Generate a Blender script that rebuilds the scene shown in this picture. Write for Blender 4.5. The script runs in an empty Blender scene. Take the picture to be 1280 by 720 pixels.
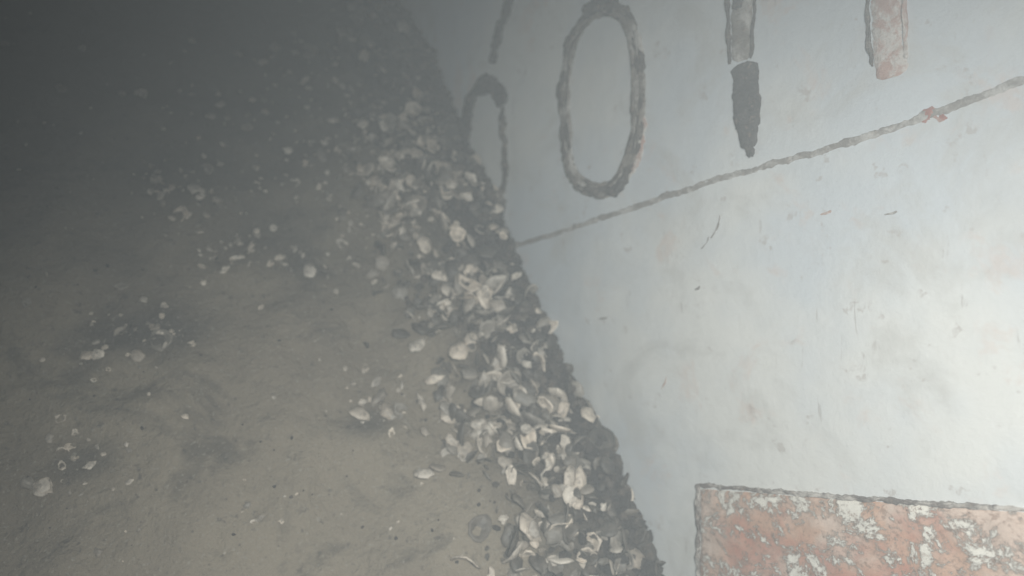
import bpy, math, random
import numpy as np
from mathutils import Vector, Matrix, noise
random.seed(4); rng=np.random.default_rng(4)
sc=bpy.context.scene
def link(name,me,parent=None):
    o=bpy.data.objects.new(name,me); bpy.context.collection.objects.link(o)
    if parent: o.parent=parent
    return o
# ---------- world frame: z up, y along the foot of the hull, x towards hull ----------
# rows: world axes seen from the camera
RX=np.array([.8909,.1505,-.4283]); RY=np.array([-.358,.813,-.459]); RZ=np.array([.2792,.5623,.7784])
R=np.vstack([RX,RY,RZ])
CAM=Vector((-.854,-.099,1.4515))
cd=bpy.data.cameras.new("camera"); cam=link("camera",cd)
M=Matrix(R.tolist()).to_quaternion().to_matrix().to_4x4(); M.translation=CAM; cam.matrix_world=M
cd.sensor_width=36; cd.lens=36*914/1280; cd.clip_start=.02; cd.clip_end=200
cd.dof.use_dof=True; cd.dof.focus_distance=1.2; cd.dof.aperture_fstop=1.6
sc.camera=cam
# hull frame
def tow(v): return R@np.array(v)
E=tow([0.6148,0,0.7887]); B=tow([0,1.,0]); N=np.cross(E,B)
OH=np.array(CAM)-1.2*N
HM=Matrix(((E[0],B[0],N[0],OH[0]),(E[1],B[1],N[1],OH[1]),(E[2],B[2],N[2],OH[2]),(0,0,0,1)))
HI=HM.inverted()
# ---------- node helpers ----------
class NT:
    def __init__(s,name):
        s.m=bpy.data.materials.new(name); s.m.use_nodes=True; s.t=s.m.node_tree; s.n=s.t.nodes; s.l=s.t.links
        s.b=s.n["Principled BSDF"]; s.tc=s.n.new("ShaderNodeTexCoord").outputs["Object"]
    def noise(s,scale,detail=5,rough=.55,dist=0,vec=None):
        a=s.n.new("ShaderNodeTexNoise"); a.inputs["Scale"].default_value=scale;a.inputs["Detail"].default_value=detail
        a.inputs["Roughness"].default_value=rough;a.inputs["Distortion"].default_value=dist
        s.l.new(vec or s.tc,a.inputs["Vector"]); return a.outputs["Fac"]
    def mapr(s,x,a,b,c=0.,d=1.):
        m=s.n.new("ShaderNodeMapRange"); m.interpolation_type='SMOOTHSTEP'
        for i,v in zip((1,2,3,4),(a,b,c,d)): m.inputs[i].default_value=v
        s.l.new(x,m.inputs[0]); return m.outputs[0]
    def math(s,op,x,y):
        m=s.n.new("ShaderNodeMath"); m.operation=op
        for i,v in enumerate((x,y)):
            if isinstance(v,(int,float)): m.inputs[i].default_value=v
            else: s.l.new(v,m.inputs[i])
        return m.outputs[0]
    def mix(s,f,a,b,mode='MIX'):
        m=s.n.new("ShaderNodeMix"); m.data_type='RGBA'; m.blend_type=mode
        for i,v in ((0,f),(6,a),(7,b)):
            if isinstance(v,(int,float)): m.inputs[i].default_value=v
            elif isinstance(v,tuple): m.inputs[i].default_value=(*v,1)
            else: s.l.new(v,m.inputs[i])
        return m.outputs[2]
    def stretch(s,sx,sy,sz,rz=0,loc=(0,0,0)):
        m=s.n.new("ShaderNodeMapping"); m.inputs["Scale"].default_value=(sx,sy,sz); m.inputs["Rotation"].default_value=(0,0,rz)
        m.inputs["Location"].default_value=loc
        s.l.new(s.tc,m.inputs["Vector"]); return m.outputs[0]
    def dist(s,vec):
        m=s.n.new("ShaderNodeVectorMath"); m.operation='LENGTH'; s.l.new(vec,m.inputs[0]); return m.outputs["Value"]
    def sep(s,i):
        m=s.n.new("ShaderNodeSeparateXYZ"); s.l.new(s.tc,m.inputs[0]); return m.outputs[i]
    def bump(s,h,st,dist=.01):
        m=s.n.new("ShaderNodeBump"); m.inputs["Strength"].default_value=st;m.inputs["Distance"].default_value=dist
        s.l.new(h,m.inputs["Height"]); s.l.new(m.outputs[0],s.b.inputs["Normal"])
    def fin(s,col,rough=.8):
        if isinstance(col,tuple): s.b.inputs["Base Color"].default_value=(*col,1)
        else: s.l.new(col,s.b.inputs["Base Color"])
        s.b.inputs["Roughness"].default_value=rough
        return s.m
# hull paint
h=NT("hull_paint")
c=h.mix(h.mapr(h.noise(1.7,4,.6),.38,.62),(.68,.675,.65),(.55,.58,.61))
c=h.mix(h.mapr(h.noise(4.5,6,.68,.6),.48,.68,0,.6),c,(.49,.48,.455))
c=h.mix(h.mapr(h.noise(6,6,.72,.4),.55,.68,0,.4),c,(.60,.45,.38))       # rust bleed
c=h.mix(h.mapr(h.noise(19,6,.74),.60,.67,0,.5),c,(.38,.33,.30))         # chips
c=h.mix(h.mapr(h.noise(1,6,.7,.3,h.stretch(50,8,8,.45)),.635,.69,0,.5),c,(.38,.35,.33)) # scrapes
hull_mat=h.fin(c,.7); h.b.inputs["Specular IOR Level"].default_value=.25; h.bump(h.noise(16,7,.66),.45,.008)
def bead(name,dark,light,lo,hi,sc_=28,al=None):
    h=NT(name); f=h.mapr(h.noise(sc_,5,.7,.5),lo,hi)
    c=h.mix(f,dark,light); c=h.mix(h.mapr(h.noise(60,4,.7),.55,.7,0,.5),c,(.33,.24,.18))
    h.bump(h.noise(120,5,.7),.7,.006)
    return h.fin(c,.85)
m_letter=bead("letter_growth",(.07,.058,.049),(.27,.235,.205),.46,.68,16)
m_dark=bead("bare_steel",(.042,.038,.034),(.09,.08,.073),.4,.7)
m_weld=bead("weld_scale",(.24,.215,.195),(.50,.48,.455),.44,.66,30)
m_pink=bead("faded_red_paint",(.46,.29,.24),(.60,.55,.51),.42,.58)
m_pale=bead("letter_paint",(.22,.19,.165),(.54,.51,.475),.42,.64,18)
m_red=bead("red_lead",(.34,.12,.09),(.44,.29,.25),.4,.65,40)
# rusty plate
p=NT("rusted_plate")
c=p.mix(p.mapr(p.noise(8,5,.6,.5),.38,.60),(.54,.33,.23),(.60,.46,.38))
c=p.mix(p.mapr(p.noise(5,4,.6),.50,.64,0,.75),c,(.46,.17,.11))
wf=p.noise(17,8,.78,.25); wm=p.mapr(wf,.51,.565)
c=p.mix(p.mapr(wf,.46,.51,0,.5),c,(.34,.21,.15))
c=p.mix(wm,c,(.74,.70,.63))
c=p.mix(p.mapr(p.noise(65,5,.75),.53,.64,0,.7),c,(.26,.15,.10))
p.bump(p.math('ADD',wm,p.math('MULTIPLY',p.noise(80,5,.6),.6)),.7,.005); plate_mat=p.fin(c,.6)
# seabed
g=NT("silt")
c=g.mix(g.mapr(g.noise(2.2,6,.6,.4),.35,.68),(.25,.205,.155),(.36,.30,.225))
c=g.mix(g.mapr(g.noise(2.6,6,.68,.6,g.stretch(1,1.5,1,.5,(3.3,1.7,0))),.54,.66,0,.65),c,(.10,.088,.072))
# soft dark patches at set spots, edges broken by noise
nz=g.math('MULTIPLY',g.noise(9,6,.65),.75)
for (hx,hy,sx,sy,k) in ((.90,.80,3.2,7.0,.85),(.62,1.02,4,6,.5),(.50,.50,9,12,.7),(1.03,.55,7,14,.6),(.75,1.25,3,4.5,.6)):
    dd=g.math('ADD',g.dist(g.stretch(sx,sy,0,0,(hx*sx,-hy*sy,0))),nz)
    c=g.mix(g.mapr(dd,.45,1.15,k,0),c,(.075,.068,.06))
c=g.mix(g.mapr(g.noise(45,5,.75),.57,.68,0,.65),c,(.09,.08,.07))
c=g.mix(g.mapr(g.noise(140,3,.6),.60,.68,0,.7),c,(.42,.38,.32))
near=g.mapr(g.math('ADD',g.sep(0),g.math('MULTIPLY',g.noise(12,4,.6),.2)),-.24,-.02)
c=g.mix(near,c,(.045,.038,.034))  # dark debris tone beside the hull, with the mound's shade painted in
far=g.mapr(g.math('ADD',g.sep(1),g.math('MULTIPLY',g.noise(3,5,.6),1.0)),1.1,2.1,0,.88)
c=g.mix(far,c,(.05,.046,.04))  # distant silt darkened in colour to imitate the lamp's falloff
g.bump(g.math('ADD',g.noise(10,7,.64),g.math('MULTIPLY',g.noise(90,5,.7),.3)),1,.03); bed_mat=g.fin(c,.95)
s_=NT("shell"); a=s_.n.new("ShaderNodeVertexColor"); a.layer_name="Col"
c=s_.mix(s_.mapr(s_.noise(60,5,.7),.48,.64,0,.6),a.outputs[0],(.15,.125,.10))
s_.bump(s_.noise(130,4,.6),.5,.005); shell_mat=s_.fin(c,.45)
# ---------- seabed ----------
def fbm(x,y,s,o=4): return noise.fractal(Vector((x*s,y*s,3.3)),.9,2.1,o)
def bed_z(x,y):
    z=.032*fbm(x,y,1.7)+.018*fbm(x+5,y,6)+.005*fbm(x,y+9,24,3)
    d=-x
    if d<.9: z+=.085*math.exp(-((d-.12)/.15)**2)*(1+.5*noise.noise(Vector((0,y*4,1))))
    if -.05<d<.3: z+=.026*noise.noise(Vector((x*22,y*22,0)))
    if d<.05: z-=.05*(1-max(d,0)/.05) if d>-.05 else .05
    return z
nn=440; bx=5.2; A=.42
u=np.linspace(-1,1,nn)
gx=A*np.sinh(bx*u)-.45; gy=A*np.sinh(bx*u)+.8
verts=[(x,y,bed_z(x,y)) for y in gy for x in gx]
idx=np.arange(nn*nn).reshape(nn,nn)
faces=np.stack([idx[:-1,:-1],idx[:-1,1:],idx[1:,1:],idx[1:,:-1]],-1).reshape(-1,4).tolist()
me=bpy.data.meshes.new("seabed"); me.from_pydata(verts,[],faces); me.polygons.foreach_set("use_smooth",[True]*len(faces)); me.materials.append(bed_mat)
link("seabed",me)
# ---------- hull ----------
hull=bpy.data.objects.new("ship_hull",None); bpy.context.collection.objects.link(hull); hull.matrix_world=HM
UPm=Vector(np.cross(np.array([0,1.,0]),N)); 
if UPm.z<0: UPm=-UPm
def hz(a,b): return .012*noise.noise(Vector((a*1.1,b*1.1,7)))+.0035*noise.noise(Vector((a*5,b*5,2)))
ny,nm=420,260
uy=.9*np.sinh(3*np.linspace(-1,1,ny))+.4; um=np.concatenate([np.linspace(-.6,2.2,nm-30),np.linspace(2.25,5,30)])
vs=[]
for m in um:
    for y in uy:
        q=HI@Vector((UPm.x*m,y,UPm.z*m)); vs.append((q.x,q.y,q.z+hz(q.x,q.y)))
idx=np.arange(ny*nm).reshape(nm,ny)
F=np.stack([idx[:-1,:-1],idx[:-1,1:],idx[1:,1:],idx[1:,:-1]],-1).reshape(-1,4).tolist()
off=len(vs)
border=list(idx[0,:])+list(idx[1:,-1])+list(idx[-1,-2::-1])+list(idx[-2:0:-1,0])
for i in border: v=vs[i]; vs.append((v[0],v[1],v[2]-1.6))
nb=len(border)
for k in range(nb): F.append([int(border[k]),int(border[(k+1)%nb]),off+(k+1)%nb,off+k])
F.append([off+k for k in range(nb)])
F=[list(map(int,f)) for f in F]
me=bpy.data.meshes.new("hull_plating"); me.from_pydata(vs,[],F); me.polygons.foreach_set("use_smooth",[i<(ny-1)*(nm-1) for i in range(len(F))]); me.materials.append(hull_mat)
link("hull_plating",me,hull)
def resample(pts,step,closed=False,curve=True):
    P=[Vector(p) for p in pts]; out=[]
    nP=len(P); segs=nP if closed else nP-1
    for i in range(segs):
        p1,p2=P[i],P[(i+1)%nP]
        p0=P[i-1] if (closed or i>0) else p1*2-p2
        p3=P[(i+2)%nP] if (closed or i+2<nP) else p2*2-p1
        k=max(1,int((p2-p1).length/step))
        for j in range(k):
            t=j/k
            if curve: q=.5*((2*p1)+(p2-p0)*t+(2*p0-5*p1+4*p2-p3)*t*t+(3*p1-p0-3*p2+p3)*t**3)
            else: q=p1.lerp(p2,t)
            out.append(q)
    if not closed: out.append(P[-1])
    return out
def strip(name,pts,w,hgt,mat,closed=False,curve=True,jit=.25,nf=30,flat=.75,seed=0,wob=.5):
    P=resample(pts,.003,closed,curve); n_=len(P); prof=[(-1,-.6),(-.95,.5),(-flat,.95),(-.35,1),(0,1.02),(.35,1),(flat,.95),(.95,.5),(1,-.6)]
    V=[];Fs=[]
    for i,q in enumerate(P):
        t=(P[(i+1)%n_]-P[i-1]) if closed else (P[min(i+1,n_-1)]-P[max(i-1,0)])
        t.normalize(); s=Vector((-t.y,t.x))
        e=1
        if not closed: e=min(1,(i+.6)/3,(n_-1-i+.6)/3)**.5
        ww=(w(i/n_) if callable(w) else w)*.5
        mid=wob*jit*ww*noise.noise(Vector((q.x*nf*.5,q.y*nf*.5,seed+5)))
        for k,(a_,z_) in enumerate(prof):
            sd_=seed+(0 if a_<0 else 4)
            jj=noise.noise(Vector((q.x*nf,q.y*nf,sd_)))+.7*noise.noise(Vector((q.x*nf*3.3,q.y*nf*3.3,sd_+1)))+.4*noise.noise(Vector((q.x*nf*9,q.y*nf*9,sd_+1)))
            hh=noise.noise(Vector((q.x*nf*1.5,q.y*nf*1.5,k*.9+seed)))
            x=q+s*(a_*ww*e*(1+jit*jj)+mid)
            V.append((x.x,x.y,hz(x.x,x.y)+hgt*(z_-.25*(hgt<.0035))*(1+hh*.7)+(hgt*1.3*jit*noise.noise(Vector((q.x*nf*.8,q.y*nf*.8,seed+9))))))
    K=len(prof)
    for i in range(n_ if closed else n_-1):
        for k in range(K-1):
            a_=i*K+k;b_=((i+1)%n_)*K+k; Fs.append((a_,a_+1,b_+1,b_))
    me=bpy.data.meshes.new(name); me.from_pydata(V,[],Fs); me.polygons.foreach_set("use_smooth",[True]*len(Fs)); me.materials.append(mat)
    return link(name,me,hull)
Opts=[(-1.185,.635),(-1.125,.60),(-1.09,.52),(-1.082,.43),(-1.09,.33),(-1.12,.262),(-1.17,.228),(-1.25,.238),(-1.305,.29),(-1.32,.40),(-1.318,.52),(-1.285,.60),(-1.235,.635)]
strip("letter_o",Opts,.036,.005,m_pale,closed=True,jit=.3,nf=20)
strip("letter_o_growth",[((x+1.2)*1.05-1.2,(y-.43)*1.03+.43) for x,y in Opts],.021,.0075,m_letter,closed=True,jit=.8,seed=3,nf=22,wob=1)
strip("letter_o_growth",[((x+1.2)*.90-1.2,(y-.43)*.94+.43) for x,y in Opts],.010,.0065,m_letter,closed=True,jit=1.0,seed=5,nf=16,wob=1.5)
strip("letter_o_scab",[(-1.25,.645),(-1.20,.655),(-1.15,.625)],.042,.009,m_dark,jit=.5,seed=6)
strip("letter_o_scab",[(-1.20,.225),(-1.15,.222),(-1.125,.245)],.024,.009,m_dark,jit=.6,seed=7)
strip("letter_o_smear",[(-1.13,.25),(-1.09,.30),(-1.072,.38)],.03,.0035,m_pink,jit=.7,seed=27)
strip("letter_arc",[(-1.755,.42),(-1.745,.49),(-1.715,.545),(-1.65,.565),(-1.59,.535),(-1.578,.49)],.050,.009,m_dark,jit=.5,seed=8)
strip("letter_arc_side",[(-1.578,.49),(-1.57,.40),(-1.57,.30),(-1.59,.22)],.024,.005,m_letter,jit=.9,seed=8)
strip("letter_arc_foot",[(-1.68,.28),(-1.62,.26),(-1.58,.20)],.05,.006,m_letter,jit=.9,seed=28)
strip("letter_stroke",[(-1.50,.86),(-1.54,.77),(-1.60,.68),(-1.625,.62)],.040,.006,m_dark,jit=.6,seed=9)
strip("letter_i_low",[(-.820,.425),(-.815,.35),(-.812,.285),(-.806,.262)],lambda t:.058 if t<.75 else .046-.06*(t-.75),.005,m_dark,jit=.16,curve=False,flat=.9,seed=12)
strip("letter_i_drip",[(-.81,.27),(-.806,.245)],.016,.005,m_dark,jit=.5,seed=12)
strip("letter_i_body",[(-.833,.80),(-.828,.60),(-.823,.43)],.046,.003,m_pale,jit=.2,curve=False,flat=.9,seed=13)
strip("letter_i_scab",[(-.835,.56),(-.828,.53)],.022,.006,m_dark,jit=.8,seed=19)
strip("letter_i_rim",[(-.805,.80),(-.797,.60),(-.800,.50),(-.806,.43)],.007,.005,m_letter,jit=.9,seed=14)
strip("letter_i_rim",[(-.862,.80),(-.857,.60),(-.853,.43)],.007,.005,m_letter,jit=.9,seed=15)
strip("letter_l_body",[(-.56,.80),(-.557,.46),(-.55,.335)],.050,.003,m_pink,jit=.25,curve=False,flat=.9,seed=16)
strip("letter_l_rim",[(-.531,.80),(-.527,.46),(-.525,.36)],.007,.005,m_pink,jit=.9,seed=17)
strip("letter_l_rim",[(-.588,.80),(-.586,.46),(-.578,.36)],.006,.005,m_letter,jit=1,seed=18)
wp=[(-1.80,.085),(-1.69,.10),(-1.47,.12),(-1.23,.155),(-1.02,.19),(-.82,.22),(-.64,.24),(-.51,.262),(-.37,.292),(-.2,.335),(.2,.43),(1.2,.7)]
strip("weld_seam",wp,.013,.0024,m_weld,jit=.6,nf=33,seed=20,wob=.8)
strip("red_patch",[(-.505,.262),(-.49,.268),(-.478,.258),(-.470,.262)],.017,.003,m_red,jit=1.1,nf=55,seed=21)
for k,(a_,b_,l_,an,w_) in enumerate([(-.885,.12,.05,1.1,.004),(-.91,.09,.03,.9,.004),(-.66,.13,.02,.3,.006),(-.55,.12,.02,.2,.005),(-.93,.0,.015,.5,.006),(-1.02,-.2,.03,1.1,.004),(-1.2,-.07,.03,.2,.005)]):
    dx,dy=math.cos(an)*l_/2,math.sin(an)*l_/2
    strip("scrape",[(a_-dx,b_-dy),(a_+.1*l_,b_),(a_+dx,b_+dy)],w_,.0016,[m_weld,m_weld,m_pink][k%3],jit=1,nf=60,seed=40+k)
def plate():
    V=[];Fs=[];na,nb_=150,120
    for j in range(nb_+1):
        for i in range(na+1):
            s,t=i/na,j/nb_
            top=-.402+.16*s; a_=-.93+1.0*s; b_=top-1.0*t
            e=min(i,na-i,j,nb_-j)
            z=hz(a_,b_)+(.006 if e>0 else -.004)+(.003*noise.noise(Vector((a_*30,b_*30,1)))+.002*noise.noise(Vector((a_*80,b_*80,1))) if e>0 else 0)
            V.append((a_,b_,z))
    for j in range(nb_):
        for i in range(na):
            k=j*(na+1)+i; Fs.append((k,k+na+1,k+na+2,k+1))
    me=bpy.data.meshes.new("rusted_plate"); me.from_pydata(V,[],Fs); me.polygons.foreach_set("use_smooth",[True]*len(Fs)); me.materials.append(plate_mat)
    link("rusted_plate",me,hull)
plate()
m_edge=bead("plate_edge",(.15,.12,.105),(.50,.46,.42),.42,.58,22)
strip("plate_edge",[(-.93,-1.2),(-.932,-.8),(-.933,-.398),(-.62,-.352),(-.36,-.310),(.07,-.238)],.008,.0065,m_edge,jit=.8,curve=False,nf=50,seed=30)
# ---------- shells ----------
def shell_geo(r,cols,M,VV,FF,CC,broken):
    K=13; rings=(0.0,.35,.7,1.0)
    asp=random.uniform(.55,.95); cup=random.uniform(.12,.45)*r; ph=random.random()*6; ph2=random.random()*6
    wp=random.uniform(-.35,.35)*r
    cut=random.uniform(-.3,.5)
    b0=len(VV); base=[]
    for ri,rr in enumerate(rings):
        if ri==0: base.append((0,0,cup)); continue
        for k in range(K):
            th=2*math.pi*k/K
            fan=1-.25*max(0,math.cos(th-math.pi))**2+.09*math.sin(2*th+ph)+.07*math.sin(5*th+ph2)+random.uniform(-.08,.08)*(ri==3)
            if broken and math.cos(th-ph)>cut: fan*=random.uniform(.25,.5)
            x_,y_=math.cos(th)*r*rr*fan,math.sin(th)*r*asp*rr*fan
            base.append((x_,y_,cup*(1-rr*rr)+wp*x_*y_/(r*r)+random.uniform(-.03,.03)*r))
    for p_ in base: VV.append(tuple(M@Vector(p_)))
    th_=.10*r
    for p_ in base: VV.append(tuple(M@Vector((p_[0]*.97,p_[1]*.97,p_[2]-th_))))
    nb=len(base)
    def q(*f): FF.append(tuple(b0+i for i in f)); 
    for off_,fl in ((0,0),(nb,1)):
        for k in range(K):
            k2=(k+1)%K
            f=(off_,off_+1+k,off_+1+k2); q(*(f[::-1] if fl else f))
            for ri in (0,1):
                f=(off_+1+ri*K+k,off_+1+(ri+1)*K+k,off_+1+(ri+1)*K+k2,off_+1+ri*K+k2); q(*(f[::-1] if fl else f))
    for k in range(K):
        k2=(k+1)%K; o1=1+2*K
        q(o1+k,nb+o1+k,nb+o1+k2,o1+k2)
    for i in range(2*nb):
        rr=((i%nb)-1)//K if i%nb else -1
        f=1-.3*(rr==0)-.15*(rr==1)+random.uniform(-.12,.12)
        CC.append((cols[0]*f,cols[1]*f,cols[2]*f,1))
def shells(name,items,bright=1,lite=False):
    VV=[];FF=[];CC=[]
    for (x,y,z,r,tilt,br) in items:
        M=Matrix.Translation((x,y,z))@Matrix.Rotation(random.random()*6.28,4,'Z')@Matrix.Rotation(tilt,4,'X')@Matrix.Rotation(random.random()*6.28,4,'Z')
        if random.random()<.4: M=M@Matrix.Rotation(math.pi,4,'X')
        if lite: v=random.choice([1.25,1.1,1,.8,.5])
        else: v=random.choice([1.2,1.0,.75,.55,.4,.25,.18,.15]) if x<-.11 else random.choice([1.1,.6,.25,.15,.12,.1,.1])  # shells beside the hull get darker tones, painting in that band's shade
        if y>.9: v*=max(.35,1-.6*(y-.9))  # far shells dimmed in vertex colour, light falloff painted in
        w_=random.random()*.06; v*=bright
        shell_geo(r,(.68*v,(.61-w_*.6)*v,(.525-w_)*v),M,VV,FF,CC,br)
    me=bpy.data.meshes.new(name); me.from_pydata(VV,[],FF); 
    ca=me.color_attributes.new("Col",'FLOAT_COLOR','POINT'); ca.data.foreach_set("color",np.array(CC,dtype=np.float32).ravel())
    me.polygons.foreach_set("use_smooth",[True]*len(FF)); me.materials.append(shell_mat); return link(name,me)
it=[]
def add(x,y,r,tilt=None,lift=0,br=.5):
    if x>-.015: return
    it.append((x,y,bed_z(x,y)+r*.15+lift,r,tilt if tilt is not None else random.gauss(0,.5),random.random()<br))
for i in range(4700):
    y=random.uniform(-.6,3.2); w_=.5+.5*noise.noise(Vector((0,y*5,9)))
    x=-abs(random.gauss(.18,.07+.06*w_))
    dens=.68+.75*noise.noise(Vector((x*9,y*6,4)))
    if random.random()>dens: continue
    if y>1.4 and random.random()<.7: continue
    if x>-.10 and random.random()<.4: continue
    r=min(.034,max(.005,random.lognormvariate(-3.98,.42)))*(1 if y<1.2 else .75)
    add(x,y,r,random.gauss(0,.75) if random.random()<.7 else random.uniform(.9,1.6),random.uniform(-.003,.016),.45)
shells("shell_pile",it)
it=[]
cl=[(-.766,1.196,.07,40),(-.70,1.05,.05,24),(-.644,.958,.06,34),(-.364,1.513,.12,50),(-.944,.79,.06,26),(-.87,.83,.04,8),(-1.03,.57,.05,20),(-1.10,.53,.025,8),(-.463,.513,.035,24),(-.46,.58,.03,12),(-.295,.95,.09,60),(-.33,1.1,.09,60),(-.206,1.248,.1,60),(-.75,.36,.03,5),(-.6,1.5,.2,45),(-.5,1.25,.12,45),(-1.15,.95,.05,6)]
for cx,cy,s,n_ in cl:
    for k in range(n_): add(random.gauss(cx,s),random.gauss(cy,s*.8),max(.003,random.lognormvariate(-4.8,.5)),random.gauss(0,.4),0,.75)
for k in range(420): add(random.uniform(-2.2,-.25),random.uniform(-.3,3),random.uniform(.0018,.0055),random.gauss(0,.3),0,.7)
for k in range(18): add(random.uniform(-2,-.3),random.uniform(0,2.8),random.uniform(.008,.014),random.gauss(0,.25))
add(-.93,.93,.018,.2)
shells("scattered_shells",it,1,True)
# rubble at hull foot, its dark colour also standing in for gap shade
VV=[];FF=[]
ico=[( -.5257,.8506,0),(.5257,.8506,0),(-.5257,-.8506,0),(.5257,-.8506,0),(0,-.5257,.8506),(0,.5257,.8506),(0,-.5257,-.8506),(0,.5257,-.8506),(.8506,0,-.5257),(.8506,0,.5257),(-.8506,0,-.5257),(-.8506,0,.5257)]
fi=[(0,11,5),(0,5,1),(0,1,7),(0,7,10),(0,10,11),(1,5,9),(5,11,4),(11,10,2),(10,7,6),(7,1,8),(3,9,4),(3,4,2),(3,2,6),(3,6,8),(3,8,9),(4,9,5),(2,4,11),(6,2,10),(8,6,7),(9,8,1)]
for i in range(4200):
    y=random.uniform(-.6,3.2); x=-abs(random.gauss(.07,.085)); r=random.uniform(.003,.014)
    if x>-.01: x=-.01
    if random.random()<.12: x=-random.uniform(.2,1.6); r*=.3
    b0=len(VV); M=Matrix.Translation((x,y,bed_z(x,y)+r*.4))@Matrix.Rotation(random.random()*6,4,'Z')@Matrix.Diagonal((r*random.uniform(.7,1.5),r,r*random.uniform(.5,.9),1))
    for v in ico: VV.append(tuple(M@(Vector(v)*random.uniform(.75,1.25))))
    FF+=[tuple(b0+k for k in f) for f in fi]
d=NT("dark_rubble"); c=d.mix(d.mapr(d.noise(30,5,.6),.4,.7),(.03,.026,.023),(.11,.088,.07)); d.bump(d.noise(150,4),.5,.004); rub=d.fin(c,.9)
me=bpy.data.meshes.new("rubble"); me.from_pydata(VV,[],FF); me.materials.append(rub); link("rubble",me)
# ---------- water ----------
bpy.ops.mesh.primitive_cube_add(size=1,location=(0,0,2)); wv=bpy.context.object; wv.name="sea_water"; wv.scale=(16,16,7)
m=bpy.data.materials.new("sea_water"); m.use_nodes=True; t=m.node_tree; t.nodes.clear()
o_=t.nodes.new("ShaderNodeOutputMaterial"); s1=t.nodes.new("ShaderNodeVolumeScatter"); s2=t.nodes.new("ShaderNodeVolumeAbsorption"); ad=t.nodes.new("ShaderNodeAddShader")
s1.inputs["Color"].default_value=(.84,.94,1,1); s1.inputs["Density"].default_value=.115; s1.inputs["Anisotropy"].default_value=.1
s2.inputs["Color"].default_value=(.58,.78,.86,1); s2.inputs["Density"].default_value=.14
t.links.new(s1.outputs[0],ad.inputs[0]);t.links.new(s2.outputs[0],ad.inputs[1]);t.links.new(ad.outputs[0],o_.inputs["Volume"])
wv.data.materials.append(m)
# ---------- light: the diver's lamp, plus dim daylight ----------
def cw(v): return Vector(R@np.array(v))+CAM
ld=bpy.data.lights.new("dive_lamp",'SPOT'); ld.energy=122; ld.spot_size=math.radians(110); ld.spot_blend=1; ld.shadow_soft_size=.045; ld.color=(1,.96,.90)
lo=link("dive_lamp",ld); lp=cw((.14,.16,.16)); lo.location=lp
tgt=cw((.24,-.44,-1.0)); lo.rotation_euler=(tgt-lp).to_track_quat('-Z','Y').to_euler()
w=bpy.data.worlds.new("World"); sc.world=w; w.use_nodes=True; nt=w.node_tree
sky=nt.nodes.new("ShaderNodeTexSky"); sky.sky_type='NISHITA'; sky.sun_disc=False; sky.sun_elevation=math.radians(55); sky.sun_rotation=math.radians(200)
bg=nt.nodes["Background"]; nt.links.new(sky.outputs[0],bg.inputs[0]); bg.inputs[1].default_value=.005
sd=bpy.data.lights.new("sun",'SUN'); sd.energy=.05; sd.angle=math.radians(15); so=link("sun",sd); so.rotation_euler=(math.radians(35),0,math.radians(-20))
sc.view_settings.view_transform='Standard'; sc.view_settings.look='None'; sc.view_settings.exposure=0
